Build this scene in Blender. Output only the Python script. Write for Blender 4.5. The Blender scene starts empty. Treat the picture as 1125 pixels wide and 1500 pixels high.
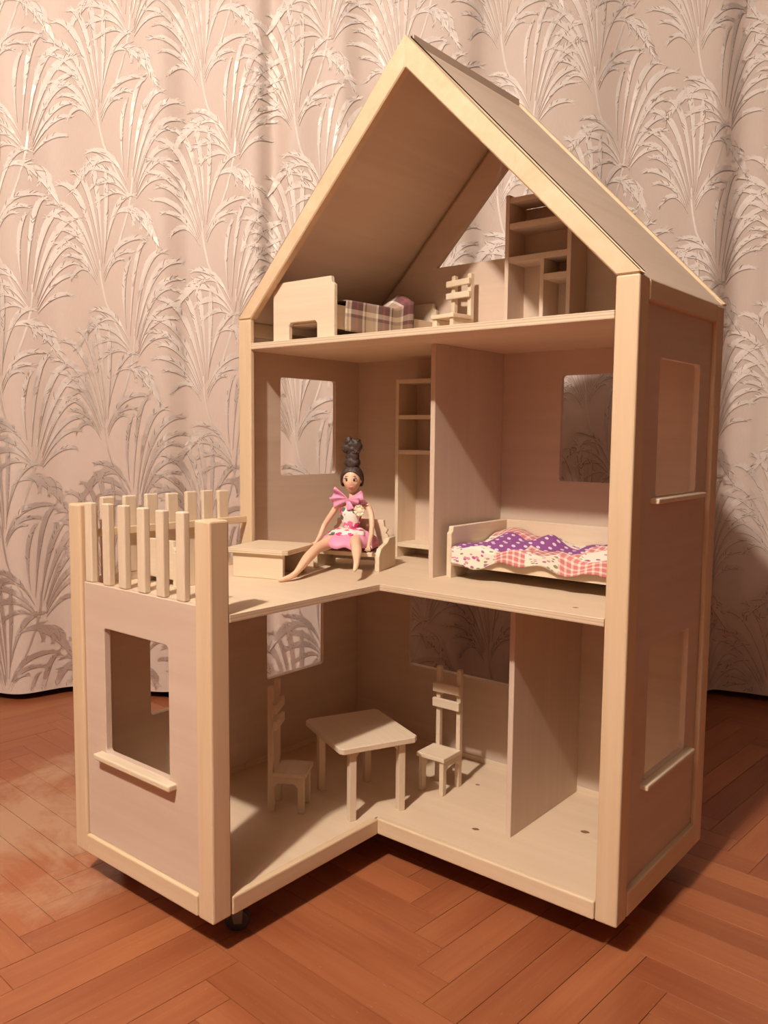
import bpy, bmesh, math, random
import numpy as np
from mathutils import Vector, Matrix

scene = bpy.context.scene
COL = scene.collection
rnd = random.Random(7)

# ------------------------------------------------------------------ camera
CAM = Vector((1.2575, -1.0873, 0.751))
YAW, PITCH, ROLL, FPX = 0.68656, -0.09146, 0.00948, 1226.9
fw = Vector((-math.sin(YAW)*math.cos(PITCH), math.cos(YAW)*math.cos(PITCH), math.sin(PITCH)))
r0 = Vector((math.cos(YAW), math.sin(YAW), 0)); u0 = r0.cross(fw)
rt = r0*math.cos(ROLL) + u0*math.sin(ROLL); up = -r0*math.sin(ROLL) + u0*math.cos(ROLL)
cam = bpy.data.objects.new('camera', bpy.data.cameras.new('camera'))
M = Matrix((rt, up, -fw)).transposed().to_4x4(); M.translation = CAM
cam.matrix_world = M
cam.data.sensor_fit = 'HORIZONTAL'; cam.data.sensor_width = 36.0
cam.data.lens = 36.0*FPX/1125.0
cam.data.clip_start = 0.01
COL.objects.link(cam); scene.camera = cam

# ------------------------------------------------------------------ light
scene.view_settings.view_transform = 'Standard'
scene.view_settings.look = 'None'
scene.view_settings.gamma = 1.0
scene.view_settings.use_curve_mapping = False
scene.view_settings.exposure = 0.88
world = bpy.data.worlds.new('room_air'); scene.world = world
world.use_nodes = True
world.node_tree.nodes['Background'].inputs[0].default_value = (0.05, 0.04, 0.03, 1)
world.node_tree.nodes['Background'].inputs[1].default_value = 0.2
lamp = bpy.data.objects.new('ceiling_lamp', bpy.data.lights.new('ceiling_lamp', 'POINT'))
lamp.data.energy = 166.0
lamp.data.color = (1.0, 0.90, 0.80)
lamp.data.shadow_soft_size = 0.05
lamp.location = (0.77, -1.84, 2.58)
COL.objects.link(lamp)

# ------------------------------------------------------------------ material helpers
def new_mat(name):
    m = bpy.data.materials.new(name); m.use_nodes = True
    nt = m.node_tree; b = nt.nodes['Principled BSDF']
    return m, nt, b
def nd(nt, typ, **kw):
    n = nt.nodes.new(typ)
    for k, val in kw.items(): setattr(n, k, val)
    return n
def setin(n, **kw):
    for k, val in kw.items(): n.inputs[k.replace('_', ' ')].default_value = val
def c4(c): return (c[0], c[1], c[2], 1.0)
def ramp(nt, stops):
    r = nd(nt, 'ShaderNodeValToRGB'); e = r.color_ramp.elements
    while len(e) < len(stops): e.new(0.5)
    for i, (p, c) in enumerate(stops): e[i].position = p; e[i].color = c4(c)
    return r
def mixc(nt, fac, a, b, mode='MIX'):
    m = nd(nt, 'ShaderNodeMix', data_type='RGBA', blend_type=mode)
    for sock, val in ((m.inputs[0], fac), (m.inputs[6], a), (m.inputs[7], b)):
        if hasattr(val, 'is_linked') or isinstance(val, bpy.types.NodeSocket): nt.links.new(val, sock)
        elif isinstance(val, (int, float)): sock.default_value = val
        else: sock.default_value = c4(val)
    return m.outputs[2]
def math_n(nt, op, a, b=None, c=None):
    m = nd(nt, 'ShaderNodeMath', operation=op)
    for i, val in enumerate((a, b, c)):
        if val is None: continue
        if isinstance(val, bpy.types.NodeSocket): nt.links.new(val, m.inputs[i])
        else: m.inputs[i].default_value = val
    return m.outputs[0]
def coords(nt, kind='Object', scale=(1, 1, 1), rand=False):
    t = nd(nt, 'ShaderNodeTexCoord'); mp = nd(nt, 'ShaderNodeMapping')
    mp.inputs['Scale'].default_value = scale
    nt.links.new(t.outputs[kind], mp.inputs['Vector'])
    if rand:
        oi = nd(nt, 'ShaderNodeObjectInfo'); cb = nd(nt, 'ShaderNodeCombineXYZ')
        for i, k in enumerate((37.0, 91.0, 53.0)):
            nt.links.new(math_n(nt, 'MULTIPLY', oi.outputs['Random'], k), cb.inputs[i])
        nt.links.new(cb.outputs[0], mp.inputs['Location'])
    return mp.outputs[0]
def noise(nt, vec, scale, detail=4, rough=0.55, dist=0.0):
    n = nd(nt, 'ShaderNodeTexNoise'); setin(n, Scale=scale, Detail=detail, Roughness=rough, Distortion=dist)
    nt.links.new(vec, n.inputs['Vector']); return n.outputs['Fac']
def bump(nt, b, h, strength, dist=0.001):
    n = nd(nt, 'ShaderNodeBump'); setin(n, Strength=strength, Distance=dist)
    nt.links.new(h, n.inputs['Height']); nt.links.new(n.outputs[0], b.inputs['Normal'])

def wood(name, light, dark, axis='Z', grain=1.0, rough=0.55, contrast=1.0, layers=False):
    """pale wood: long fibres along axis, soft cloudy figure, optional plywood edge layers"""
    m, nt, b = new_mat(name)
    s = {'X': (3, 60, 60), 'Y': (60, 3, 60), 'Z': (60, 60, 3)}[axis]
    v = coords(nt, 'Object', tuple(k*grain for k in s), rand=True)
    f1 = noise(nt, v, 1.0, 5, 0.6, 0.4)
    v2 = coords(nt, 'Object', tuple(k*0.12 for k in s), rand=True)
    f2 = noise(nt, v2, 1.3, 3, 0.5, 0.8)
    mid = tuple((a+c)/2 for a, c in zip(light, dark))
    r = ramp(nt, [(0.30, tuple(l + (d-l)*contrast for l, d in zip(light, dark))), (0.50, mid), (0.68, light)])
    nt.links.new(math_n(nt, 'ADD', math_n(nt, 'MULTIPLY', f1, 0.5), math_n(nt, 'MULTIPLY', f2, 0.5)), r.inputs[0])
    colr = r.outputs[0]
    if layers:   # plywood cut edges show thin darker plies
        g = nd(nt, 'ShaderNodeNewGeometry'); sx = nd(nt, 'ShaderNodeSeparateXYZ'); nt.links.new(g.outputs['Normal'], sx.inputs[0])
        edge = math_n(nt, 'LESS_THAN', math_n(nt, 'ABSOLUTE', sx.outputs['XYZ'.index(layers)]), 0.5)
        t = nd(nt, 'ShaderNodeTexCoord'); so = nd(nt, 'ShaderNodeSeparateXYZ'); nt.links.new(t.outputs['Object'], so.inputs[0])
        w = math_n(nt, 'SINE', math_n(nt, 'MULTIPLY', so.outputs['XYZ'.index(layers)], 2*math.pi/0.0042))
        w = math_n(nt, 'GREATER_THAN', w, 0.45)
        colr = mixc(nt, math_n(nt, 'MULTIPLY', math_n(nt, 'MULTIPLY', w, edge), 0.45), colr, tuple(k*0.55 for k in dark))
    nt.links.new(colr, b.inputs['Base Color'])
    setin(b, Roughness=rough)
    bump(nt, b, f1, 0.05, 0.0004)
    return m
def plain(name, c, rough=0.5, metallic=0.0, var=0.0, scale=40, sss=0.0):
    m, nt, b = new_mat(name)
    setin(b, Roughness=rough, Metallic=metallic)
    b.inputs['Base Color'].default_value = c4(c)
    if var:
        f = noise(nt, coords(nt, 'Object'), scale, 3)
        nt.links.new(mixc(nt, f, tuple(k*(1-var) for k in c), tuple(min(1, k*(1+var)) for k in c)), b.inputs['Base Color'])
    if sss:
        b.inputs['Subsurface Weight'].default_value = sss
        b.inputs['Subsurface Radius'].default_value = (0.004, 0.002, 0.001)
    return m

PINE_L, PINE_D = (0.76, 0.585, 0.395), (0.645, 0.45, 0.265)
PLY_L, PLY_D = (0.68, 0.53, 0.41), (0.585, 0.435, 0.325)
pine = {a: wood('pine_'+a.lower(), PINE_L, PINE_D, a, 1.0) for a in 'XYZ'}
ply = {a: wood('birch_plywood_'+a.lower(), PLY_L, PLY_D, a, 0.8) for a in 'XYZ'}
deckm = wood('birch_plywood_deck', (0.76, 0.60, 0.425), (0.67, 0.50, 0.34), 'X', 0.7, layers='Z')
toy = {a: wood('toy_birch_'+a.lower(), (0.78, 0.64, 0.47), (0.68, 0.52, 0.36), a, 1.6) for a in 'XYZ'}

# ------------------------------------------------------------------ mesh helpers
def link(name, me, mat, parent=None, loc=(0, 0, 0), smooth=False):
    if mat is not None: me.materials.append(mat)
    if smooth:
        for p in me.polygons: p.use_smooth = True
    o = bpy.data.objects.new(name, me); COL.objects.link(o); o.location = loc
    if parent is not None: o.parent = parent
    return o
def from_bm(name, bm, mat, parent=None, loc=(0, 0, 0), smooth=False):
    bmesh.ops.recalc_face_normals(bm, faces=bm.faces[:])
    me = bpy.data.meshes.new(name); bm.to_mesh(me); bm.free()
    return link(name, me, mat, parent, loc, smooth)
def from_data(name, v, f, mat, parent=None, loc=(0, 0, 0), smooth=False):
    me = bpy.data.meshes.new(name); me.from_pydata([tuple(map(float, p)) for p in v], [], f); me.validate(); me.update()
    return link(name, me, mat, parent, loc, smooth)
def box(name, x, y, z, mat, parent=None, bev=0.0015, rot=None, seg=2):
    """box from ranges (local to parent)"""
    bm = bmesh.new(); bmesh.ops.create_cube(bm, size=1.0)
    c = Vector(((x[0]+x[1])/2, (y[0]+y[1])/2, (z[0]+z[1])/2)); d = (x[1]-x[0], y[1]-y[0], z[1]-z[0])
    bmesh.ops.scale(bm, vec=d, verts=bm.verts)
    if bev: bmesh.ops.bevel(bm, geom=bm.edges[:], offset=min(bev, min(d)*0.4), segments=seg, affect='EDGES', profile=0.5)
    o = from_bm(name, bm, mat, parent, c)
    if rot: o.rotation_euler = rot
    return o
def prism(name, outer, holes, a, b, plane, mat, parent=None, bev=0.0):
    """flat board with holes: outline in plane ('XZ','YZ','XY'), thickness from a to b on the third axis"""
    bm = bmesh.new(); edges = []
    def P(u, v, w): return {'XZ': (u, w, v), 'YZ': (w, u, v), 'XY': (u, v, w)}[plane]
    for lp in [outer]+list(holes):
        vs = [bm.verts.new(P(u, v, a)) for u, v in lp]
        for i in range(len(vs)): edges.append(bm.edges.new((vs[i], vs[(i+1) % len(vs)])))
    bmesh.ops.triangle_fill(bm, use_beauty=True, use_dissolve=False, edges=edges)
    ex = bmesh.ops.extrude_face_region(bm, geom=bm.faces[:])
    mv = [g for g in ex['geom'] if isinstance(g, bmesh.types.BMVert)]
    bmesh.ops.translate(bm, verts=mv, vec=P(0, 0, b-a))
    bmesh.ops.dissolve_limit(bm, angle_limit=0.01, verts=bm.verts[:], edges=bm.edges[:])
    if bev:
        es = [e for e in bm.edges if len(e.link_faces) == 2 and e.calc_face_angle(0) > 0.8]
        bmesh.ops.bevel(bm, geom=es, offset=bev, segments=1, affect='EDGES')
    bmesh.ops.triangulate(bm, faces=[f for f in bm.faces if len(f.verts) > 4])
    return from_bm(name, bm, mat, parent)
def rrect(u0, u1, v0, v1, r=0.006, n=4):
    pts = []
    for cu, cv, a0 in ((u1-r, v0+r, -90), (u1-r, v1-r, 0), (u0+r, v1-r, 90), (u0+r, v0+r, 180)):
        for k in range(n+1):
            a = math.radians(a0+90*k/n); pts.append((cu+r*math.cos(a), cv+r*math.sin(a)))
    return pts
def rect(u0, u1, v0, v1): return [(u0, v0), (u1, v0), (u1, v1), (u0, v1)]
def tag(o, label, cat, group=None, kind=None):
    o['label'] = label; o['category'] = cat
    if group: o['group'] = group
    if kind: o['kind'] = kind
    return o
def thing(name, label, cat, loc=(0, 0, 0), rz=0.0, group=None):
    o = bpy.data.objects.new(name, None); o.empty_display_size = 0.05; COL.objects.link(o)
    o.location = loc; o.rotation_euler = (0, 0, rz)
    return tag(o, label, cat, group)
def struct(o): o['kind'] = 'structure'; return o

# ================================================================== THE ROOM
EX, EY = 0.765, 0.644            # direction along the curtain
NX, NY = 0.644, -0.765           # from the curtain into the room
ROT = math.atan2(EY, EX)
def room(s, n, z=0.0): return Vector((EX*s+NX*n, EY*s+NY*n, z))
S0, S1, N0, N1, HC = -2.3, 2.3, -0.84, 4.2, 2.75
def room_slab(name, s, n, z, mat):
    o = box(name, s, n, z, mat, None, 0)
    c = room((s[0]+s[1])/2, (n[0]+n[1])/2, (z[0]+z[1])/2)
    o.location = c; o.rotation_euler = (0, 0, ROT)
    return struct(o)
# n axis of the slab boxes points along -NX,-NY when rotated by ROT, so mirror it
def slab(name, s, n, z, mat):
    o = room_slab(name, s, n, z, mat); return o
m, nt, b = new_mat('wallpaper'); wallm = m
f = noise(nt, coords(nt, 'Object'), 6, 4)
nt.links.new(mixc(nt, f, (0.13, 0.085, 0.06), (0.17, 0.115, 0.08)), b.inputs['Base Color']); setin(b, Roughness=0.8)
ceilm = plain('ceiling_paint', (0.30, 0.27, 0.24), 0.9, var=0.03, scale=5)
subm = plain('dark_subfloor', (0.045, 0.018, 0.012), 0.8, var=0.2)
floor = slab('floor', (S0, S1), (N0, N1), (-0.05, -0.012), subm)
slab('ceiling', (S0, S1), (N0, N1), (HC, HC+0.05), ceilm)
slab('wall_back', (S0, S1), (N0-0.05, N0), (-0.012, HC), wallm)
slab('wall_front', (S0, S1), (N1, N1+0.05), (-0.012, HC), wallm)
slab('wall_left', (S0-0.05, S0), (N0, N1), (-0.012, HC), wallm)
slab('wall_right', (S1, S1+0.05), (N0, N1), (-0.012, HC), wallm)

# ---- parquet: herringbone boards, each a part of the floor
m, nt, b = new_mat('oak_parquet_board'); parq = m
v = coords(nt, 'Object', (4, 90, 90), rand=True)
f1 = noise(nt, v, 1.0, 6, 0.65, 0.6)
v2 = coords(nt, 'Object', (2.5, 14, 14), rand=True)
f2 = noise(nt, v2, 1.0, 3, 0.5)
r1 = ramp(nt, [(0.28, (0.250, 0.066, 0.026)), (0.5, (0.330, 0.103, 0.040)), (0.72, (0.400, 0.143, 0.056))])
nt.links.new(math_n(nt, 'ADD', math_n(nt, 'MULTIPLY', f1, 0.45), math_n(nt, 'MULTIPLY', f2, 0.55)), r1.inputs[0])
oi = nd(nt, 'ShaderNodeObjectInfo')
tint = ramp(nt, [(0.0, (0.88, 0.84, 0.82)), (0.5, (1.0, 1.0, 1.0)), (1.0, (1.13, 1.16, 1.14))]); nt.links.new(oi.outputs['Random'], tint.inputs[0])
colr = mixc(nt, 1.0, r1.outputs[0], tint.outputs[0], 'MULTIPLY')
# worn varnish: greyish-beige scuffed lacquer in blotches, mostly beside the house's outer wing
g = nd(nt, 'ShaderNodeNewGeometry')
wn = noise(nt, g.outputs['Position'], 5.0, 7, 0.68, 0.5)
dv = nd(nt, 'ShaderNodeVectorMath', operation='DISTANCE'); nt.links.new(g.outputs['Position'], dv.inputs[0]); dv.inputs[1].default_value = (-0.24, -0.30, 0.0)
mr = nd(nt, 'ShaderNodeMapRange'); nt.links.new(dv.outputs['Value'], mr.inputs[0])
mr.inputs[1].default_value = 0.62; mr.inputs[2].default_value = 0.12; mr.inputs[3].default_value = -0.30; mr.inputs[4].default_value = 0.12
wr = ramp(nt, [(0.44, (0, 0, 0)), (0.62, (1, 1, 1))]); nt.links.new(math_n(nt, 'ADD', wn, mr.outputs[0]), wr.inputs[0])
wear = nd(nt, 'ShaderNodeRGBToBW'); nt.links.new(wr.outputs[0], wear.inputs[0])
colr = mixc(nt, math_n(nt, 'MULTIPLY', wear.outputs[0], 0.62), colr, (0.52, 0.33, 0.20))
# fine pale scratches and specks
sc = noise(nt, coords(nt, 'Object', (60, 500, 60), rand=True), 1.0, 2, 0.5)
colr = mixc(nt, math_n(nt, 'MULTIPLY', math_n(nt, 'GREATER_THAN', sc, 0.735), 0.30), colr, (0.60, 0.42, 0.30))
nt.links.new(colr, b.inputs['Base Color'])
rr = nd(nt, 'ShaderNodeMapRange'); nt.links.new(f2, rr.inputs[0]); rr.inputs[3].default_value = 0.34; rr.inputs[4].default_value = 0.50
nt.links.new(rr.outputs[0], b.inputs['Roughness'])
bump(nt, b, f1, 0.10, 0.0008)
BL, BW, TH = 0.4175, 0.0564, math.radians(-3.65)
def board_mesh():
    gap, ch, t = 0.0004, 0.0002, 0.011
    L, W = BL/2-gap, BW/2-gap
    v = [(x*L, y*W, -t) for x, y in ((-1, -1), (1, -1), (1, 1), (-1, 1))]
    v += [(x*L, y*W, -ch) for x, y in ((-1, -1), (1, -1), (1, 1), (-1, 1))]
    v += [(x*(L-ch), y*(W-ch), 0) for x, y in ((-1, -1), (1, -1), (1, 1), (-1, 1))]
    f = [(8, 9, 10, 11)]
    for k in (0, 4):
        for i in range(4): j = (i+1) % 4; f.append((k+i, k+j, k+4+j, k+4+i))
    return v, f
bv, bf = board_mesh()
bme = bpy.data.meshes.new('parquet_board'); bme.from_pydata(bv, [], bf); bme.update(); bme.materials.append(parq)
ct, st = math.cos(TH), math.sin(TH)
OX, OY = 0.3827-ct*BW, -0.3378-st*BW
cand = []
for j in range(-9, 10):
    for k in range(-55, 56):
        for hv in (0, 1):
            if hv == 0: cx, cy, a = k*BW+BL/2, -k*BW+BW/2, TH
            else: cx, cy, a = k*BW+BL+BW/2, -k*BW+BL/2, TH+math.pi/2
            cx += j*BL; cy += j*BL
            X, Y = OX+ct*cx-st*cy, OY+st*cx+ct*cy
            s_, n_ = X*EX+Y*EY, X*NX+Y*NY
            if not (S0 < s_ < S1 and N0+0.02 < n_ < N1): continue
            d = Vector((X, Y, 0))-CAM; dep = d.dot(fw)
            seen = dep > 0.3 and abs(d.dot(rt)) < dep*0.46+0.26 and d.dot(up) > -dep*0.61-0.25 and n_ > -0.80
            cand.append((0 if seen else 1, d.length, X, Y, a))
cand.sort()
inv = Matrix.Rotation(-ROT, 4, 'Z')
floc = Vector(floor.location)
stuff_v, stuff_f = [], []
for i, (ns, d, X, Y, a) in enumerate(cand):
    p = inv @ (Vector((X, Y, 0))-floc); zz = p.z+rnd.uniform(-0.0003, 0.0002)
    if i < 300 and not ns:
        o = bpy.data.objects.new('parquet_board', bme); COL.objects.link(o)
        o.parent = floor; o.location = (p.x, p.y, zz); o.rotation_euler = (0, 0, a-ROT)
    else:
        base = len(stuff_v); ca, sa = math.cos(a-ROT), math.sin(a-ROT)
        for x, y, z in bv: stuff_v.append((p.x+ca*x-sa*y, p.y+sa*x+ca*y, zz+z))
        stuff_f += [tuple(base+q for q in f) for f in bf]
so = from_data('parquet_boards_beyond', stuff_v, stuff_f, parq, floor); so['kind'] = 'stuff'

# ================================================================== THE CURTAIN
FOLD = [(-2.1, 0.0), (-1.9, .03), (-1.75, -.02), (-1.6, .02), (-1.45, .03), (-1.3, -.03), (-1.15, .03), (-1.0, -.02), (-.87, -.008), (-.72, .043), (-.60, -.028), (-.49, -.004),
        (-.40, .012), (-.31, .022), (-.25, -.016), (-.15, -.006), (-.055, .018), (-.02, -.026), (.03, .014), (.12, .002), (.17, .016), (.22, -.012),
        (.35, .008), (.5, .016), (.55, -.018), (.7, .008), (.84, .014), (.93, -.016), (1.1, .0), (1.19, .012), (1.26, -.035), (1.33, -.011), (1.42, .03),
        (1.55, -.02), (1.7, .02), (1.9, -.02), (2.15, 0.0)]
fs = np.array([p[0] for p in FOLD]); fd = np.array([p[1] for p in FOLD])
ft = np.gradient(fd, fs)
def fold(s):
    s = np.clip(s, fs[0], fs[-1]-1e-6); i = np.searchsorted(fs, s, side='right')-1
    h = fs[i+1]-fs[i]; t = (s-fs[i])/h
    return (2*t**3-3*t**2+1)*fd[i]+(t**3-2*t**2+t)*h*ft[i]*0.7+(-2*t**3+3*t**2)*fd[i+1]+(t**3-t**2)*h*ft[i+1]*0.7
def cloth(s, z, off=0.0):
    s = np.asarray(s, float); z = np.asarray(z, float)
    amp = 0.36+0.64*np.clip(1-z/2.3, 0, 1)
    n = -0.70+amp*fold(s)+0.006*np.sin(z*3.1+s*5.0)*amp
    e = 1e-3; dn = amp*(fold(s+e)-fold(s-e))/(2*e)
    ln = np.sqrt(1+dn*dn)
    s2 = s-off*dn/ln; n2 = n+off/ln
    return np.stack([EX*s2+NX*n2, EY*s2+NY*n2, z], -1)
m, nt, b = new_mat('curtain_jacquard_ground'); curm = m
f = noise(nt, coords(nt, 'Object', (400, 400, 60)), 1.0, 2)
f2 = noise(nt, coords(nt, 'Object', (7, 7, 4)), 1.0, 3)
c1 = mixc(nt, f2, (0.645, 0.505, 0.42), (0.72, 0.58, 0.49))
nt.links.new(mixc(nt, math_n(nt, 'MULTIPLY', f, 0.25), c1, (0.46, 0.355, 0.30)), b.inputs['Base Color'])
setin(b, Roughness=0.58); b.inputs['Sheen Weight'].default_value = 0.15; b.inputs['Sheen Roughness'].default_value = 0.4
bump(nt, b, f, 0.10, 0.0006)
m, nt, b = new_mat('curtain_satin_thread'); satin = m
v = coords(nt, 'UV', (1, 26, 1)); f = noise(nt, v, 9.0, 2, 0.6)
nt.links.new(mixc(nt, f, (0.62, 0.50, 0.43), (0.93, 0.84, 0.76)), b.inputs['Base Color'])
tg = nd(nt, 'ShaderNodeTangent', direction_type='RADIAL', axis='Z'); nt.links.new(tg.outputs[0], b.inputs['Tangent']); b.inputs['Anisotropic'].default_value = 0.75
setin(b, Roughness=0.40, Metallic=0.72); b.inputs['Specular IOR Level'].default_value = 0.7
bump(nt, b, f, 0.5, 0.0012)
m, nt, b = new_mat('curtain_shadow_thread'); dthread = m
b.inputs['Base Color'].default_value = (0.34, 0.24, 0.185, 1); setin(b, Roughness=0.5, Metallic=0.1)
ZB, ZT = 0.021, 2.50
ss = np.arange(-2.1, 2.1001, 0.0075); zs = np.linspace(ZB, ZT, 60)
Sg, Zg = np.meshgrid(ss, zs)
P = cloth(Sg, Zg).reshape(-1, 3); nu = len(ss)
faces = [(r*nu+i, r*nu+i+1, (r+1)*nu+i+1, (r+1)*nu+i) for r in range(len(zs)-1) for i in range(nu-1)]
curtain = thing('curtain', 'pale pinkish satin curtain woven with feathery palm plumes behind the dollhouse', 'curtain', (0, 0, 0))
co = from_data('cloth', P, faces, curm, curtain, smooth=True)
# hem: folded strip along the bottom edge
hs = ss; hv = np.concatenate([cloth(hs, np.full_like(hs, ZB), 0.0012), cloth(hs, np.full_like(hs, ZB+0.035), 0.0012)]); nh = len(hs)
from_data('hem', hv, [(i, i+1, nh+i+1, nh+i) for i in range(nh-1)], curm, curtain, smooth=True)

U = 0.00196
A_F = [((2, 20), (-5, 110), (-30, 150), 7), ((0, 15), (-12, 95), (-47, 135), 8), ((-2, 12), (-20, 80), (-57, 108), 8), ((-3, 8), (-22, 70), (-59, 90), 7),
       ((-4, 5), (-20, 58), (-46, 72), 8), ((-5, 3), (-22, 50), (-53, 53), 7), ((-5, 0), (-20, 36), (-42, 36), 6), ((-3, -5), (-28, 40), (-34, 4), 6),
       ((3, 25), (2, 120), (-11, 166), 7), ((5, 25), (10, 120), (8, 160), 6), ((4, 10), (10, 64), (52, 58), 7), ((4, 5), (12, 47), (38, 40), 6),
       ((5, 0), (8, 30), (26, 30), 5), ((6, 40), (14, 95), (40, 118), 7), ((12, 86), (58, 126), (66, 46), 12), ((28, 99), (40, 98), (38, 78), 5),
       ((38, 101), (50, 95), (46, 72), 5), ((47, 100), (60, 90), (54, 62), 6)]
B_F = [((-5, 30), (-10, 115), (15, 160), 6), ((0, 30), (-2, 130), (34, 146), 8), ((2, 25), (8, 118), (52, 134), 9), ((4, 20), (13, 92), (53, 110), 7),
       ((4, 15), (16, 76), (42, 96), 8), ((4, 10), (18, 64), (48, 72), 7), ((4, 5), (18, 50), (46, 54), 6), ((4, 0), (20, 38), (40, 28), 6),
       ((-9, 40), (-16, 112), (-3, 138), 5), ((-6, 20), (-18, 74), (-50, 66), 7), ((-6, 10), (-22, 56), (-54, 40), 8), ((-6, 5), (-22, 42), (-48, 16), 8),
       ((-4, 0), (-20, 24), (-40, -4), 6), ((-14, 42), (-48, 82), (-68, 10), 11), ((-32, 56), (-44, 54), (-44, 34), 5), ((-44, 56), (-56, 48), (-54, 26), 6)]
STEMS = [((0, 30), (-2, 10), (8, -30), 2.4), ((8, -30), (24, -66), (46, -104), 2.4), ((48, -64), (50, -112), (16, -190), 2.4)]
pv, po, pf, puv, pmi, PC = [], [], [], [], [], [0]
def strip(pts, wid, off, mi, lat=0.0):
    lat = np.zeros(len(pts))+lat
    """ribbon along pts (N,2 in s,z metres) with half-widths wid, laid on the cloth"""
    d = np.gradient(pts, axis=0); d /= np.linalg.norm(d, axis=1)[:, None]+1e-9
    nrm = np.stack([-d[:, 1], d[:, 0]], 1)
    L = pts+nrm*(wid+lat)[:, None]; R = pts+nrm*(lat-wid)[:, None]
    base = PC[0]; n = len(pts); PC[0] += 2*n
    pv.append(np.concatenate([L, R])); po.append(np.full(2*n, off))
    for i in range(n-1):
        pf.append((base+i, base+i+1, base+n+i+1, base+n+i)); pmi.append(mi)
        puv.append(((i/n, 1), ((i+1)/n, 1), ((i+1)/n, 0), (i/n, 0)))
def bez(a, b_, c, n):
    t = np.linspace(0, 1, n)[:, None]; return (1-t)**2*a+2*t*(1-t)*b_+t*t*c
nprng = np.random.default_rng(5)
def frond(o, a, b_, c, w, flip, hid):
    dx = c[0]-a[0]; top = max(a[1], c[1])
    if abs(dx) > 12: b_ = (a[0]+0.30*dx+0.25*(b_[0]-a[0]), max(b_[1], top+0.20*abs(dx)+3))
    q = [np.array((p[0]*flip*1.28, p[1]*0.98))*U+o for p in (a, b_, c)]
    pts = bez(*q, 11); t = np.linspace(0, 1, 11)
    wid = w*U*0.62*np.clip(np.sin(np.pi*np.clip(t*0.86+0.14*t*t, 0, 1))**0.8, 0.04, 1)*(0.4+0.8*t)
    strip(pts, wid, 0.0011, 0)
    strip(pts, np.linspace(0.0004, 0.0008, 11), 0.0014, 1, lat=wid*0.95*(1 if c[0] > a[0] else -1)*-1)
    sgn = 1.0
    # barbs: fine hairs combed toward the tip along both sides
    dd = np.gradient(pts, axis=0); dd /= np.linalg.norm(dd, axis=1)[:, None]
    nb = int(14+1.4*w)
    for k in range(nb):
        tt = 0.30+0.70*k/nb; i = min(9, int(tt*10)); fr = tt*10-i
        p = pts[i]*(1-fr)+pts[i+1]*fr; d = dd[i]
        for sd in (-1, 1):
            if nprng.random() < 0.2: continue
            ln = w*U*(0.75+0.6*nprng.random())*(1.15-0.35*tt)
            nn = np.array([-d[1], d[0]])*sd
            e = p+(d*0.92+nn*0.42)*ln; mid = (p+e)/2+nn*ln*0.10
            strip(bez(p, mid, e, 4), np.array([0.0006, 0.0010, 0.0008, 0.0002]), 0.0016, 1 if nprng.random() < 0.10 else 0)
for ci in range(-13, 14):
    flip = 1
    for ri in range(-1, 10):
        ox = 0.05+ci*0.268+(ri % 2)*0.0; oz = 1.665+0.42*2-ri*0.420+0.045*((ci*7) % 5-2)+0.02*ci
        if not -1.1 < ox < 1.65: continue
        A = np.array([ox+0.008*((ri*3+ci) % 3-1), oz])
        if oz-0.42 > 2.1 or oz+0.34 < ZB: continue
        hid = False
        for a, b_, c, w in A_F: frond(A, a, b_, c, w, flip, hid)
        B = A+np.array([48*flip, -104])*U
        for a, b_, c, w in B_F: frond(B, a, b_, c, w, flip, hid)
        for a, b_, c, w in STEMS:
            q = [np.array((p[0]*flip, p[1]))*U+A for p in (a, b_, c)]
            strip(bez(*q, 7), np.full(7, w*U*0.5), 0.0012, 0)
pv_all = np.concatenate(pv); pv_all = cloth(pv_all[:, 0], pv_all[:, 1], np.concatenate(po))
keep = [i for i, f in enumerate(pf) if all(ZB+0.004 < pv_all[k][2] < ZT-0.004 for k in f)]
me = bpy.data.meshes.new('woven_plumes')
me.from_pydata(pv_all.tolist(), [], [pf[i] for i in keep])
uvl = me.uv_layers.new(name='UVMap')
uvl.data.foreach_set('uv', np.array([puv[i] for i in keep], dtype=np.float32).ravel())
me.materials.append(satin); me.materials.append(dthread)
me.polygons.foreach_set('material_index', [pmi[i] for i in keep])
me.update()
plumes = link('woven_plumes', me, None, curtain, smooth=True); plumes['kind'] = 'stuff'

# ================================================================== THE DOLLHOUSE
W, D, F, XB, PS = 0.80, 0.350, 0.364, 0.359, 0.034
ZB0, Z1, Z2, Z3, ZE, ZA, ZR = 0.055, 0.082, 0.498, 0.9228, 0.968, 1.381, 0.632
house = thing('dollhouse', 'large unpainted wooden dollhouse with pitched roof and picket-fenced terrace on the parquet', 'dollhouse', (0, 0, 0))
H = house
# base board (L-shaped), knots in its veneer
Lshape = [(0.006, -F+0.006), (XB-0.010, -F+0.006), (XB-0.010, 0.010), (W-0.006, 0.010), (W-0.006, D-0.006), (0.006, D-0.006)]
basef = prism('base_floor', Lshape, [], 0.066, Z1-0.002, 'XY', deckm, H)
knot = plain('wood_knot', (0.22, 0.10, 0.05), 0.6, var=0.3, scale=200)
for (kx, ky, kr, zz) in ((0.508, 0.083, 0.006, Z1-0.002), (0.656, 0.196, 0.007, Z1-0.002), (0.36+0.05, 0.24, 0.004, Z1-0.002), (0.700, 0.045, 0.004, Z2)):
    prism('knot', [(kx+kr*math.cos(a)*(1+0.3*math.sin(2*a)), ky+kr*0.75*math.sin(a)) for a in [i*math.pi/5 for i in range(10)]], [], zz, zz+0.0003, 'XY', knot, H if zz > 0.3 else basef)
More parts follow.
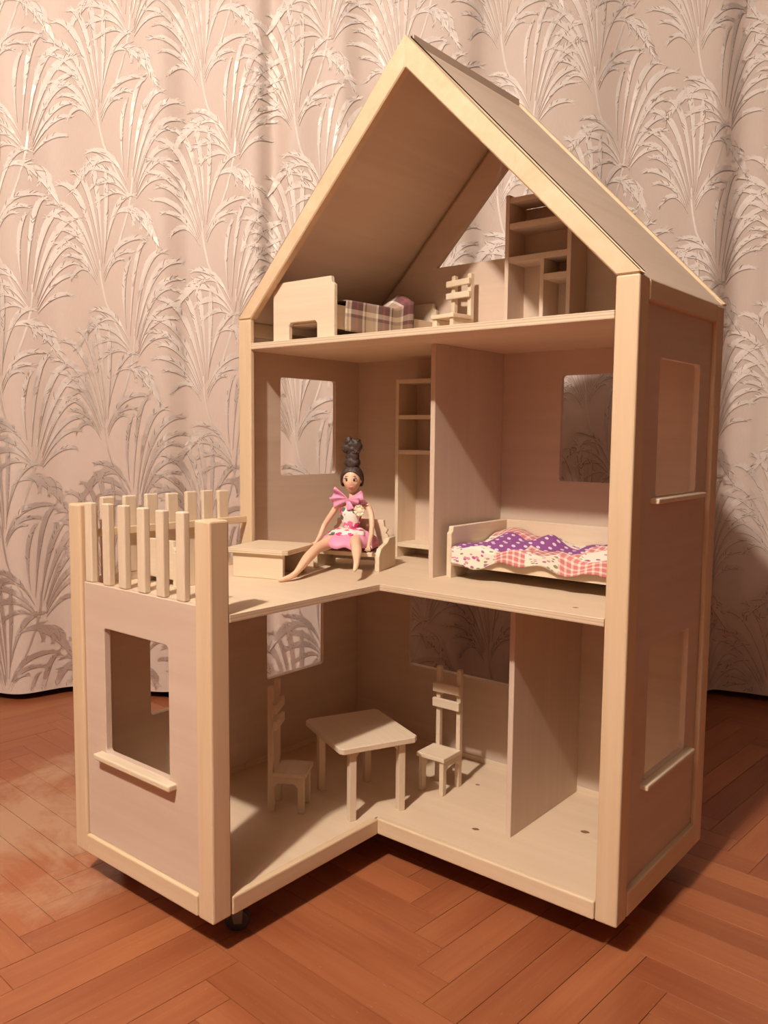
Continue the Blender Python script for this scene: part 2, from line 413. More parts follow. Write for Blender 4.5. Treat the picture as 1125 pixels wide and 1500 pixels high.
# deck (second floor) and attic floor
Ldeck = [(0.0122, -F+0.0175), (XB-PS-0.0002, -F+0.0175), (XB-PS-0.0002, -F+PS+0.0002), (XB, -F+PS+0.0002), (XB, 0.0), (W-PS-0.0002, 0.0), (W-PS-0.0002, PS+0.0002), (W-0.0172, PS+0.0002), (W-0.0172, D-0.0122), (0.0122, D-0.0122)]
prism('deck_floor', Ldeck, [], Z2-0.0115, Z2, 'XY', deckm, H, 0.0008)
prism('attic_floor', [(PS+0.0002, 0.0), (W-PS-0.0002, 0.0), (W-PS-0.0002, PS+0.0002), (W-0.0172, PS+0.0002), (W-0.0172, D-0.0122), (0.0122, D-0.0122), (0.0122, 0.0103), (PS+0.0002, 0.0103)], [], Z3-0.012, Z3, 'XY', deckm, H, 0.0008)
# corner posts
def post(x, y, z1): return box('corner_post', x, y, (ZB0, z1), pine['Z'], H, 0.003)
post((W-PS, W), (0, PS), ZE)
post((W-0.0085, W), (D-PS, D), ZE-0.002)
box('corner_post', (0, PS), (0, 0.010), (Z2+0.0002, ZE), pine['Z'], H, 0.002)
box('corner_post', (0, PS), (D-0.0028, D+0.010), (ZB0, ZE), pine['Z'], H, 0.002)
post((XB-PS, XB), (-F, -F+PS), ZR)
post((0, PS), (-F, -F+PS), ZR+0.004)
# base rails
def rail(x, y, z, ax, name='base_rail', bev=0.0025, mat=None): return box(name, x, y, z, (mat or pine)[ax], H, bev)
rail((XB-0.004, W-PS-0.0008), (-0.001, 0.011), (ZB0, Z1+0.001), 'X')
rail((XB-0.012, XB+0.001), (-F+PS+0.0015, -0.0005), (ZB0, Z1+0.001), 'Y')
rail((PS+0.0008, XB-PS-0.0008), (-F-0.001, -F+0.012), (ZB0+0.001, Z1+0.006), 'X')
rail((W-0.012, W+0.0005), (PS+0.0008, D-PS-0.0008), (ZB0+0.001, 0.095), 'Y')
rail((0.0, 0.012), (-F+PS+0.0008, -0.0008), (ZB0, 0.092), 'Y')
rail((0.0, 0.0125), (-0.0006, D-0.003), (ZB0, 0.092), 'Y', mat=toy)
rail((PS+0.0008, W-PS), (D-0.0125, D), (ZB0, 0.092), 'X', mat=toy)
rail((W-0.012, W+0.0005), (PS+0.0008, D-PS-0.0008), (ZE-0.031, ZE-0.001), 'Y', 'eave_rail', 0.003)
rail((0.0, 0.012), (0.0106, D-0.003), (ZE-0.031, ZE-0.001), 'Y', 'eave_rail', 0.003)
# walls with window openings; the sills are pieces of the walls
TW = 0.009
wl = prism('side_wall', rect(0.0105, D-0.003, 0.092, ZE-0.031), [rrect(0.099, 0.264, 0.667, 0.866), rrect(0.060, 0.227, 0.250, 0.446)], 0.003, 0.003+TW, 'YZ', ply['Y'], H)
ww = prism('wing_side_wall', [(-F+PS+0.0005, 0.092), (0.0104, 0.092), (0.0104, Z2-0.0002), (-0.0005, Z2-0.0002), (-0.0005, 0.511), (-F+PS+0.0005, 0.511)], [rrect(-0.220, -0.055, 0.247, 0.446)], 0.003, 0.003+TW, 'YZ', ply['Y'], H)
wf = prism('wing_front_wall', rect(PS+0.0005, XB-PS-0.0005, Z1+0.006, 0.511), [rrect(0.089, 0.255, 0.240, 0.442)], -F+0.005, -F+0.005+TW+0.003, 'XZ', ply['X'], H, 0.0012)
wr_ = prism('side_wall', rect(PS+0.0005, D-PS-0.0015, 0.095, ZE-0.031), [rrect(0.102, 0.268, 0.240, 0.443), rrect(0.102, 0.268, 0.666, 0.866)], W-0.008-TW, W-0.008, 'YZ', ply['Y'], H)
TRI = [(0.222, 1.0935), (0.578, 1.0935), (0.400, 1.277)]
wb = prism('back_wall', [(0.0122, 0.092), (W-0.0172, 0.092), (W-0.0172, ZE-0.010), (0.4, ZA-0.026), (0.0122, ZE-0.014)],
           [rrect(0.514, 0.680, 0.668, 0.865), rrect(0.164, 0.440, 0.253, 0.448), TRI], D-0.003-TW, D-0.003, 'XZ', ply['X'], H)
def sill(p, x, y, z, ax): return box('window_sill', x, y, z, toy[ax], p, 0.0022)
sill(wf, (0.074, 0.272), (-F-0.010, -F+0.016), (0.229, 0.2385), 'X')
sill(wr_, (W-0.018, W+0.005), (0.085, 0.286), (0.230, 0.2385), 'Y')
sill(wr_, (W-0.018, W+0.005), (0.085, 0.286), (0.656, 0.6645), 'Y')
sill(wl, (-0.007, 0.0112), (0.045, 0.242), (0.241, 0.249), 'Y')
sill(wl, (-0.007, 0.0112), (0.084, 0.279), (0.658, 0.666), 'Y')
sill(ww, (-0.007, 0.0112), (-0.235, -0.040), (0.238, 0.246), 'Y')
sill(wb, (0.150, 0.454), (D-0.0112, D+0.007), (0.244, 0.252), 'X')
sill(wb, (0.500, 0.694), (D-0.0112, D+0.007), (0.659, 0.667), 'X')
# inner partitions
prism('partition', rect(0.112, D-0.0125, Z2, Z3-0.012), [], 0.378, 0.388, 'YZ', ply['Z'], H, 0.0008)
prism('partition', rect(0.094, D-0.0125, Z1-0.002, Z2-0.0115), [], 0.560, 0.570, 'YZ', ply['Z'], H, 0.0008)
# roof: front and rear barge boards, panels
SL = (ZA-ZE)/(W/2); ca = 1/math.hypot(1, SL); VD = 0.034/ca
def barge(sgn, y, zoff=0.0, vd=VD):
    x0 = 0.0 if sgn < 0 else W
    drop = vd
    xe = PS if sgn < 0 else W-PS
    q = [(x0, ZE+zoff), (W/2, ZA+zoff), (W/2, ZA-drop+zoff), (xe, ZE+0.0006), (x0, ZE+0.0006)]
    return prism('barge_board', q, [], y[0], y[1], 'XZ', pine['Y'], H, 0.002)
VD = ZA-(ZE+SL*0)-SL*(W/2-PS)   # so that the inner edge meets the post corner
def slope_board(sgn, y, name, o0, o1, xlo, xhi, mat, bev=0.001):
    """board following the roof pitch between vertical offsets o0 (top) and o1 (bottom) below the outer line"""
    zt = lambda x: ZE+SL*(x if x <= W/2 else W-x)
    if sgn < 0: q = [(xlo, ZE+SL*xlo-o0), (xhi, ZE+SL*xhi-o0), (xhi, ZE+SL*xhi-o1), (xlo, ZE+SL*xlo-o1)]
    else: q = [(xlo, ZE+SL*(W-xlo)-o0), (xhi, ZE+SL*(W-xhi)-o0), (xhi, ZE+SL*(W-xhi)-o1), (xlo, ZE+SL*(W-xlo)-o1)]
    return prism(name, q, [], y[0], y[1], 'XZ', mat, H, bev)
barge(-1, (0.0, 0.017)); barge(1, (0.0, 0.017))
barge(-1, (D-0.0028, D+0.011), 0.003); barge(1, (D-0.0028, D+0.011), 0.003)
slope_board(-1, (0.0172, D-0.0030), 'roof_panel', -0.002, 0.011, 0.004, W/2+0.004, ply['Y'])
slope_board(1, (0.0172, D-0.0030), 'roof_panel', 0.003, 0.017, W/2+0.004, W-0.001, ply['Y'])
# terrace pickets and the side railing
def picket(x, y, z): return box('picket', x, y, z, toy['Z'], H, 0.002)
for i, x in enumerate((0.038, 0.087, 0.130, 0.180, 0.227, 0.275)):
    a = rnd.uniform(-0.001, 0.001)
    picket((x, x+0.019), (-F+0.006, -F+0.0175), (0.5113, 0.640+a))
for y in (-0.303, -0.260, -0.216, -0.172, -0.130, -0.093, -0.056):
    picket((0.002, 0.012), (y-0.0055, y+0.0180), (0.5113, 0.645+rnd.uniform(-0.0015, 0.0015)))
rail((0.0123, 0.0205), (-F+PS+0.0005, -0.0008), (0.579, 0.592), 'Y', 'railing_bar', 0.0012)
# casters
rub = plain('caster_rubber', (0.03, 0.028, 0.03), 0.45); met = plain('caster_metal', (0.16, 0.155, 0.15), 0.35, 0.9)
def caster(x, y, rz):
    bm = bmesh.new()
    bmesh.ops.create_cone(bm, cap_ends=True, segments=24, radius1=0.019, radius2=0.019, depth=0.014, matrix=Matrix.Rotation(math.pi/2, 4, 'X'))
    bmesh.ops.bevel(bm, geom=[e for e in bm.edges if e.calc_face_angle(0) > 1.0], offset=0.003, segments=2, affect='EDGES')
    c = from_bm('caster', bm, rub, H, (x, y, 0.0195)); c.rotation_euler = (0, 0, rz)
    for s in (-1, 1):
        prism('fork', [(-0.006, -0.004), (0.006, -0.004), (0.010, 0.043), (-0.016, 0.043)], [], s*0.0085, s*0.0105, 'XZ', met, c)
    box('plate', (-0.022, 0.022), (-0.018, 0.018), (0.0425, 0.0463), met, c, 0.001)
for q in ((XB-0.036, -F+0.075, 0.9), (0.045, -F+0.075, 0.3), (W-0.12, 0.10, 1.2), (0.055, D-0.055, 0.1), (W-0.06, D-0.055, 0.5)): caster(*q)

# ================================================================== TOY FURNITURE
def chair(label, loc, rz, w=0.055, d=0.066, sh=0.066, bh=0.228, sl=((0.150, 0.167), (0.180, 0.197)), ground=True, slx=0.004):
    t = thing('toy_chair', label, 'toy chair', loc, rz, 'small wooden dollhouse chairs')
    lg, pt = 0.012, 0.010
    arch = [(-d/2, 0), (-d/2+lg, 0), (-d/2+lg, sh-0.020), (-d/2+lg+0.006, sh-0.013), (d/2-lg-0.006, sh-0.013), (d/2-lg, sh-0.020), (d/2-lg, 0), (d/2, 0), (d/2, bh), (d/2-pt, bh), (d/2-pt, sh), (-d/2, sh)]
    for s in (-1, 1):
        x0 = s*w/2-(0.009 if s > 0 else 0)
        prism('side_frame', arch, [], x0, x0+0.009, 'YZ', toy['Z'], t, 0.0008)
    box('seat', (-w/2-0.004, w/2+0.004), (-d/2-0.004, d/2-pt-0.0004), (sh+0.0002, sh+0.0085), toy['X'], t, 0.0015)
    for z in sl:
        o = box('slat', (-w/2-slx, w/2+0.001), (d/2-pt-0.0075, d/2-pt-0.0003), z, toy['X'], t, 0.0012)
        o.rotation_euler = (0, 0.02*rnd.uniform(-1, 1), 0)
    return t
chair('slat-backed wooden toy chair facing the table, its back to the broad rear window', (0.362, 0.183, Z1-0.002), math.radians(2))
chair('slat-backed wooden toy chair in the shaded wing, seen from its side', (0.2025, -0.062, Z1-0.002), math.radians(122))
chair('short-backed wooden toy chair in the attic beside the bed', (0.302, 0.288, Z3), math.radians(-8), 0.052, 0.060, 0.054, 0.144, ((0.098, 0.110), (0.122, 0.134)), slx=0.008)

t = thing('toy_table', 'square wooden toy table with clipped corners on the ground floor', 'toy table', (0.279, 0.043, Z1-0.002), math.radians(-24))
cc = 0.008; a_, b_ = 0.086, 0.076
prism('tabletop', [(-a_+cc, -b_), (a_-cc, -b_), (a_, -b_+cc*0.7), (a_, b_-cc), (a_-cc, b_), (-a_+cc, b_), (-a_, b_-cc), (-a_, -b_+cc)], [], 0.1255, 0.136, 'XY', toy['X'], t, 0.0012)
for sx in (-1, 1):
    for sy in (-1, 1):
        lg = box('leg', (sx*0.070-0.0065, sx*0.070+0.0065), (sy*0.048-0.0065, sy*0.048+0.0065), (0, 0.1253), toy['Z'], t, 0.001)
        prism('bracket', [(sy*0.041, 0.1253), (sy*0.030, 0.1253), (sy*0.041, 0.112)], [], sx*0.070-0.003, sx*0.070+0.003, 'YZ', toy['X'], t)

# coffee table: a low box, open at its ends, with a slab top
t = thing('toy_coffee_table', 'low wooden toy coffee table with open ends on the terrace deck', 'toy table', (0.146, -0.052, Z2), math.radians(18))
tm = deckm
box('front_board', (-0.050, 0.050), (-0.050, -0.042), (0.0003, 0.0435), toy['X'], t, 0.0008)
box('rear_board', (-0.050, 0.050), (0.034, 0.042), (0.0003, 0.0435), toy['X'], t, 0.0008)
box('inner_board', (-0.004, 0.004), (-0.0418, 0.0338), (0.0003, 0.0433), toy['X'], t, 0.0005)
prism('tabletop', [(-0.060, -0.057), (0.052, -0.057), (0.060, -0.050), (0.060, 0.051), (0.054, 0.051), (0.052, 0.060), (-0.060, 0.060)], [], 0.0437, 0.0525, 'XY', deckm, t, 0.0008)

def sofa(name, label, loc, rz, w, d, bh):
    t = thing(name, label, 'toy sofa', loc, rz, 'small wooden dollhouse seats')
    side = [(0, 0), (d, 0), (d, 0.058), (d*0.62, 0.058), (d*0.50, 0.050), (d*0.28, 0.046), (d*0.12, 0.042), (0.004, 0.034), (0, 0.028)]
    for s in (-1, 1):
        x0 = s*w/2-(0.009 if s > 0 else 0)
        prism('armrest', side, [], x0, x0+0.009, 'YZ', toy['Z'], t, 0.0008)
    hw = w/2-0.0095
    back = [(-hw, 0.010), (hw, 0.010), (hw, bh*0.66), (hw-0.005, bh*0.72), (hw-0.001, bh*0.80), (hw-0.008, bh*0.86), (hw-0.010, bh), (-hw+0.010, bh), (-hw+0.008, bh*0.86), (-hw+0.001, bh*0.80), (-hw+0.005, bh*0.72), (-hw, bh*0.66)]
    prism('backrest', back, [], d-0.016, d-0.008, 'XZ', toy['X'], t, 0.0008)
    box('seat', (-hw, hw), (0.006, d-0.0165), (0.026, 0.034), toy['X'], t, 0.001)
    return t
sofa('toy_sofa', 'small wooden toy sofa with scalloped back that the doll sits on', (0.2130, 0.0745, Z2), math.radians(18), 0.136, 0.085, 0.090)
sofa('toy_armchair', 'small wooden toy armchair half hidden behind the terrace pickets', (0.084, -0.178, Z2), math.radians(180), 0.104, 0.076, 0.075)

# tall open cabinet in the left room
t = thing('toy_cabinet', 'tall narrow open toy cabinet with shelves behind the doll', 'toy cabinet', (0.172, 0.272, Z2))
cw, cd, ch = 0.122, 0.065, 0.367
for x in (0.0, cw-0.008): box('side_panel', (x, x+0.008), (0, cd), (0, ch), toy['Z'], t, 0.0006)
for za, zb_ in ((0.0225, 0.031), (0.2146, 0.223), (0.286, 0.2945), (ch-0.0085, ch-0.0002)): box('shelf', (0.0082, cw-0.0082), (0.0005, cd-0.004), (za, zb_), toy['X'], t, 0.0006)
box('back_panel', (0.0082, cw-0.0082), (cd-0.0036, cd-0.0004), (0.0225, ch-0.009), ply['Z'], t, 0)

# shelf unit in the attic
t = thing('toy_shelf_unit', 'wooden toy shelf unit with small compartments under the attic slope', 'toy shelf', (0.424, 0.274, Z3))
cw, cd = 0.134, 0.062; hl = 1.190-Z3
box('side_panel', (0, 0.008), (0, cd), (0, hl), ply['Z'], t, 0.0006)
prism('side_panel', [(0, 0), (cd, 0), (cd, 0.262), (0, 0.262)], [], cw-0.008, cw, 'YZ', ply['Z'], t, 0.0006)
box('back_panel', (0.0082, cw-0.0082), (cd-0.0036, cd-0.0004), (0.002, hl-0.0148), ply['X'], t, 0)
box('shelf', (0.0082, cw-0.0082), (0.001, cd-0.004), (hl-0.0145, hl-0.0055), ply['X'], t, 0.0006)
for za in (1.1285, 1.0685): box('shelf', (0.0082, cw-0.0082), (0.001, cd-0.004), (za-Z3, za+0.0105-Z3), ply['X'], t, 0.0006)
box('divider', (0.073, 0.081), (0.001, cd-0.004), (0.001, 1.0683-Z3), ply['Z'], t, 0.0006)
box('shelf', (0.0812, cw-0.0082), (0.001, cd-0.004), (1.031-Z3, 1.0415-Z3), ply['X'], t, 0.0006)
box('shelf', (0.0082, 0.0728), (0.001, cd-0.004), (0.0, 0.008), ply['X'], t, 0.0006)

# beds -------------------------------------------------------------
def endboard(name, w, h, t0, t1, plane, par, mat, arch=True, notch=0.010, u0=0.0):
    q = [(u0, 0)]
    if arch: q += [(u0+w*0.27, 0), (u0+w*0.27, 0.028), (u0+w*0.30, 0.033), (u0+w*0.70, 0.033), (u0+w*0.73, 0.028), (u0+w*0.73, 0)]
    q += [(u0+w, 0), (u0+w, h-notch*1.5), (u0+w-notch*0.6, h-notch*1.1), (u0+w-notch*0.8, h), (u0+notch*0.8, h), (u0+notch*0.6, h-notch*1.1), (u0, h-notch*1.5)]
    return prism(name, q, [], t0, t1, plane, mat, par, 0.001)
bedA = thing('toy_bed', 'wooden toy bed with arched foot board under the attic roof', 'toy bed', (0.077, 0.0185, Z3))
endboard('footboard', 0.156, 0.108, 0.0, 0.009, 'XZ', bedA, toy['X'])
endboard('headboard', 0.156, 0.098, 0.305, 0.314, 'XZ', bedA, toy['X'])
for x in (0.006, 0.140): box('side_rail', (x, x+0.008), (0.0092, 0.3048), (0.018, 0.060), toy['Y'], bedA, 0.001)
box('slat_base', (0.0142, 0.1398), (0.0092, 0.3048), (0.030, 0.036), ply['Y'], bedA, 0)
bedB = thing('toy_bed', 'wide wooden toy bed with backboard in the bedroom behind the partition', 'toy bed', (0.402, 0.134, Z2))
endboard('endboard', 0.200, 0.092, 0.0, 0.010, 'YZ', bedB, toy['Y'], True, 0.008)
endboard('endboard', 0.200, 0.092, 0.318, 0.328, 'YZ', bedB, toy['Y'], True, 0.008)
box('side_rail', (0.0102, 0.3178), (0.004, 0.012), (0.022, 0.046), toy['X'], bedB, 0.001)
box('backboard', (0.0102, 0.3178), (0.188, 0.196), (0.020, 0.092), toy['X'], bedB, 0.001)
box('slat_base', (0.0102, 0.3178), (0.0122, 0.1878), (0.034, 0.040), ply['X'], bedB, 0)

# blankets: draped sheets with their own thickness
def sheet(name, label, fn, nu_, nv_, mat, loc, thick=0.0016):
    v, f, uv = [], [], []
    for j in range(nv_+1):
        for i in range(nu_+1): v.append(fn(i/nu_, j/nv_))
    for j in range(nv_):
        for i in range(nu_): a = j*(nu_+1)+i; f.append((a, a+1, a+nu_+2, a+nu_+1))
    me = bpy.data.meshes.new(name); me.from_pydata(v, [], f)
    ul = me.uv_layers.new(name='UVMap')
    for p in me.polygons:
        for li, vi in zip(p.loop_indices, p.vertices): ul.data[li].uv = ((vi % (nu_+1))/nu_, (vi//(nu_+1))/nv_)
    o = link(name, me, mat, None, loc, smooth=True)
    sm = o.modifiers.new('thickness', 'SOLIDIFY'); sm.thickness = thick; sm.offset = 1
    return tag(o, label, 'blanket')
def smooth01(x): x = max(0.0, min(1.0, x)); return x*x*(3-2*x)
# patchwork cotton
m, nt, b = new_mat('patchwork_cotton'); patch = m
uv = coords(nt, 'UV', (1, 1, 1)); sp = nd(nt, 'ShaderNodeSeparateXYZ'); nt.links.new(uv, sp.inputs[0])
NU_, NV_ = 5.0, 4.0
us = math_n(nt, 'MULTIPLY', sp.outputs[0], NU_); vs = math_n(nt, 'MULTIPLY', sp.outputs[1], NV_)
us = math_n(nt, 'ADD', us, math_n(nt, 'MULTIPLY', math_n(nt, 'MODULO', math_n(nt, 'FLOOR', vs), 2.0), 0.5))
cb = nd(nt, 'ShaderNodeCombineXYZ'); nt.links.new(math_n(nt, 'FLOOR', us), cb.inputs[0]); nt.links.new(math_n(nt, 'FLOOR', vs), cb.inputs[1])
wnz = nd(nt, 'ShaderNodeTexWhiteNoise', noise_dimensions='2D'); nt.links.new(cb.outputs[0], wnz.inputs['Vector'])
def frac(x, k): return math_n(nt, 'FRACT', math_n(nt, 'MULTIPLY', x, k))
def dots(k, r):
    k = k*1.3
    a = math_n(nt, 'SUBTRACT', frac(us, k), 0.5); c = math_n(nt, 'SUBTRACT', frac(vs, k), 0.5)
    return math_n(nt, 'LESS_THAN', math_n(nt, 'ADD', math_n(nt, 'MULTIPLY', a, a), math_n(nt, 'MULTIPLY', c, c)), r)
purple = mixc(nt, dots(3.0, 0.05), (0.27, 0.075, 0.25), (0.72, 0.62, 0.68))
gx = math_n(nt, 'GREATER_THAN', frac(us, 5.0), 0.35); gy = math_n(nt, 'GREATER_THAN', frac(vs, 4.0), 0.35)
ging = mixc(nt, math_n(nt, 'MULTIPLY', math_n(nt, 'ADD', gx, gy), 0.5), (0.80, 0.70, 0.60), (0.62, 0.20, 0.19))
vo = nd(nt, 'ShaderNodeTexVoronoi'); setin(vo, Scale=26.0, Randomness=1.0); nt.links.new(uv, vo.inputs['Vector'])
hue = ramp(nt, [(0.0, (0.45, 0.10, 0.26)), (0.35, (0.25, 0.28, 0.15)), (0.55, (0.62, 0.25, 0.33)), (0.8, (0.30, 0.12, 0.30))]); hue.color_ramp.interpolation = 'CONSTANT'
nt.links.new(vo.outputs['Color'], hue.inputs[0])
flor = mixc(nt, math_n(nt, 'LESS_THAN', vo.outputs['Distance'], 0.33), (0.80, 0.73, 0.60), hue.outputs[0])
c1 = mixc(nt, math_n(nt, 'GREATER_THAN', wnz.outputs['Value'], 0.46), flor, purple)
c2 = mixc(nt, math_n(nt, 'GREATER_THAN', wnz.outputs['Value'], 0.76), c1, ging)
nt.links.new(c2, b.inputs['Base Color']); setin(b, Roughness=0.85)
def quilt(u, v):
    # u along the bed, v from the backboard to the hanging front edge
    x = 0.0135+u*0.300
    hang = smooth01((v-0.74)/0.16)
    y = 0.184-min(v, 0.80)*0.236
    if v > 0.78: y -= 0.0015+0.0025*math.sin(u*17)*(v-0.78)/0.22
    z = 0.053+0.006*math.sin(u*9+v*4)*math.sin(v*7+1)+0.004*math.sin(u*23+v*13)
    z += 0.020*math.exp(-((u-0.42)**2/0.006+(v-0.22)**2/0.03))+0.018*math.exp(-((u-0.12)**2/0.012+(v-0.15)**2/0.05))+0.016*math.exp(-((u-0.90)**2/0.008+(v-0.25)**2/0.05))
    z = max(z, 0.0425)
    z += 0.006
    if v > 0.80: z -= (v-0.80)*0.15*(0.85+0.15*math.sin(u*5+0.8))
    return (x, y, z)
sheet('patchwork_blanket', 'purple, pink checked and flowered patchwork blanket on the wide toy bed', quilt, 60, 40, patch, (0.402, 0.134, Z2))
# tartan wool
m, nt, b = new_mat('plaid_wool'); plaid = m
uv = coords(nt, 'UV', (1, 1, 1)); sp = nd(nt, 'ShaderNodeSeparateXYZ'); nt.links.new(uv, sp.inputs[0])
def stripes(sock, k):
    r_ = ramp(nt, [(0.0, (0.50, 0.38, 0.28)), (0.10, (0.80, 0.70, 0.55)), (0.17, (0.16, 0.075, 0.075)), (0.34, (0.34, 0.10, 0.10)), (0.42, (0.18, 0.09, 0.085)), (0.60, (0.80, 0.70, 0.55)), (0.68, (0.22, 0.15, 0.12)), (0.74, (0.55, 0.42, 0.30))])
    r_.color_ramp.interpolation = 'CONSTANT'
    nt.links.new(math_n(nt, 'FRACT', math_n(nt, 'MULTIPLY', sock, k)), r_.inputs[0]); return r_.outputs[0]
nt.links.new(mixc(nt, 0.42, stripes(sp.outputs[0], 2.6), stripes(sp.outputs[1], 2.0)), b.inputs['Base Color']); setin(b, Roughness=0.9)
def plaidf(u, v):
    # u along the bed (from the foot), v across; hangs over the room-side rail
    y = 0.040+u*0.200+0.006*math.sin(v*5)
    xs = 0.012+v*0.190
    z = 0.066+0.008*math.sin(v*9+u*3)*(1-v)+0.012*math.exp(-((u-0.95)**2/0.02+(v-0.5)**2/0.10))
    z += 0.010*math.exp(-((v-0.5)**2/0.05))
    if xs <= 0.147: x = xs
    else:
        o_ = xs-0.147; x = 0.1485+min(o_, 0.0030)+0.0012*(1+math.sin(u*14)); z -= max(0, o_-0.003)*0.98
    z += 0.020*smooth01((u-0.70)/0.30)*math.exp(-((v-0.60)/0.24)**2)
    return (x, y, z)
sheet('plaid_blanket', 'brown and cream plaid blanket hanging over the attic toy bed', plaidf, 44, 44, plaid, (0.077, 0.0185, Z3), 0.0018)

# ================================================================== THE DOLL
DL = Vector((0.190, 0.110, Z2+0.0345))
doll = thing('doll', 'seated fashion doll in pink flowered dress with tall dark hair bun', 'doll', DL)
skin = plain('doll_skin', (0.84, 0.52, 0.345), 0.45, sss=0.0)
hairm, nt, b = new_mat('doll_hair')
f = noise(nt, coords(nt, 'Object', (500, 500, 120)), 1.0, 3, 0.6)
nt.links.new(mixc(nt, f, (0.018, 0.010, 0.008), (0.085, 0.045, 0.032)), b.inputs['Base Color']); setin(b, Roughness=0.5); bump(nt, b, f, 0.8, 0.0012)
pinkm = plain('pink_satin', (0.78, 0.32, 0.48), 0.5, var=0.12, scale=60)
m, nt, b = new_mat('flower_print_cotton'); flowerm = m
vv = coords(nt, 'Object'); vo = nd(nt, 'ShaderNodeTexVoronoi'); setin(vo, Scale=80.0); nt.links.new(vv, vo.inputs['Vector'])
hue = ramp(nt, [(0.0, (0.72, 0.05, 0.20)), (0.45, (0.80, 0.16, 0.34)), (0.65, (0.10, 0.16, 0.11)), (0.80, (0.60, 0.05, 0.16))]); hue.color_ramp.interpolation = 'CONSTANT'
nt.links.new(vo.outputs['Color'], hue.inputs[0])
nz = noise(nt, vv, 220, 3)
nt.links.new(mixc(nt, math_n(nt, 'LESS_THAN', math_n(nt, 'ADD', vo.outputs['Distance'], math_n(nt, 'MULTIPLY', nz, 0.30)), 0.66), (0.85, 0.78, 0.70), hue.outputs[0]), b.inputs['Base Color']); setin(b, Roughness=0.6)
def dl(x, y, z): return Vector((x, y, z))-DL
# one continuous body grown on a skeleton
verts, edges, rad = [], [], []
def jt(p, r, par=None):
    verts.append(dl(*p)); rad.append(r if isinstance(r, tuple) else (r, r))
    if par is not None: edges.append((par, len(verts)-1))
    return len(verts)-1
pel = jt((0.192, 0.113, 0.5530), (0.019, 0.014))
wst = jt((0.190, 0.116, 0.574), (0.013, 0.011), pel)
chs = jt((0.190, 0.116, 0.602), (0.018, 0.014), wst)
nkb = jt((0.191, 0.117, 0.624), (0.010, 0.009), chs)
nkt = jt((0.193, 0.115, 0.646), (0.0058, 0.0058), nkb)
def limb(start, pts):
    k = start
    for p, r in pts: k = jt(p, r, k)
    return k
def hand(k, wr, d, side, curl):
    d = Vector(d).normalized(); side = Vector(side).normalized(); nrm = d.cross(side)
    w = Vector(wr); pm = w+d*0.006
    kp = jt(tuple(pm), (0.0034, 0.0026), k)
    for i, (off, ln) in enumerate(((-0.0036, 0.0085), (-0.0012, 0.0100), (0.0012, 0.0095), (0.0036, 0.0075))):
        a = jt(tuple(pm+d*0.0045+side*off), 0.0011, kp)
        bq = jt(tuple(pm+d*(0.0045+ln*0.5)+side*off*1.15+nrm*curl*0.001), 0.0010, a)
        jt(tuple(pm+d*(0.0045+ln*0.9)+side*off*1.2+nrm*curl*0.003), 0.0008, bq)
    th = jt(tuple(w+d*0.004-side*0.0048), 0.0012, kp); jt(tuple(w+d*0.009-side*0.0072+nrm*0.001), 0.0009, th)
k = limb(chs, [((0.163, 0.108, 0.6165), 0.0068), ((0.149, 0.101, 0.594), 0.0058), ((0.1375, 0.095, 0.5745), 0.0052), ((0.1385, 0.083, 0.556), 0.0046), ((0.143, 0.068, 0.5455), 0.0034)])
hand(k, (0.143, 0.068, 0.5455), (0.10, -0.7, -0.55), (0.8, 0.4, -0.2), 1)
k = limb(chs, [((0.2215, 0.127, 0.619), 0.0068), ((0.234, 0.124, 0.599), 0.0058), ((0.2425, 0.116, 0.582), 0.0052), ((0.257, 0.096, 0.564), 0.0046), ((0.266, 0.079, 0.551), 0.0034)])
hand(k, (0.266, 0.079, 0.551), (0.35, -0.6, -0.72), (-0.8, -0.5, 0.0), -1)
limb(pel, [((0.176, 0.098, 0.5530), 0.0150), ((0.188, 0.052, 0.5480), 0.0128), ((0.2005, 0.008, 0.5430), 0.0098), ((0.212, -0.028, 0.5295), 0.0098), ((0.226, -0.066, 0.5125), 0.0056), ((0.2265, -0.078, 0.5065), 0.0058), ((0.222, -0.096, 0.5022), 0.0040), ((0.2185, -0.104, 0.5010), 0.0026)])
limb(pel, [((0.210, 0.105, 0.5530), 0.0150), ((0.240, 0.072, 0.5520), 0.0130), ((0.264, 0.046, 0.5520), 0.0100), ((0.283, 0.026, 0.5440), 0.0102), ((0.303, 0.003, 0.5320), 0.0056), ((0.308, -0.003, 0.5275), 0.0056), ((0.312, -0.011, 0.5200), 0.0040), ((0.313, -0.015, 0.5160), 0.0025)])
me = bpy.data.meshes.new('body'); me.from_pydata([tuple(v_) for v_ in verts], edges, []); me.update()
body = link('body', me, skin, doll)
sk = body.modifiers.new('skin', 'SKIN'); sk.use_smooth_shade = True; sk.branch_smoothing = 0.6
if not me.skin_vertices: me.attributes
sv = me.skin_vertices[0].data if me.skin_vertices else None
if sv is None:
    bpy.context.view_layer.objects.active = body
    sv = me.skin_vertices[0].data
for i, q in enumerate(rad): sv[i].radius = q
sv[0].use_root = True
body.modifiers.new('subdivision', 'SUBSURF').levels = 2
body.modifiers['subdivision'].render_levels = 2

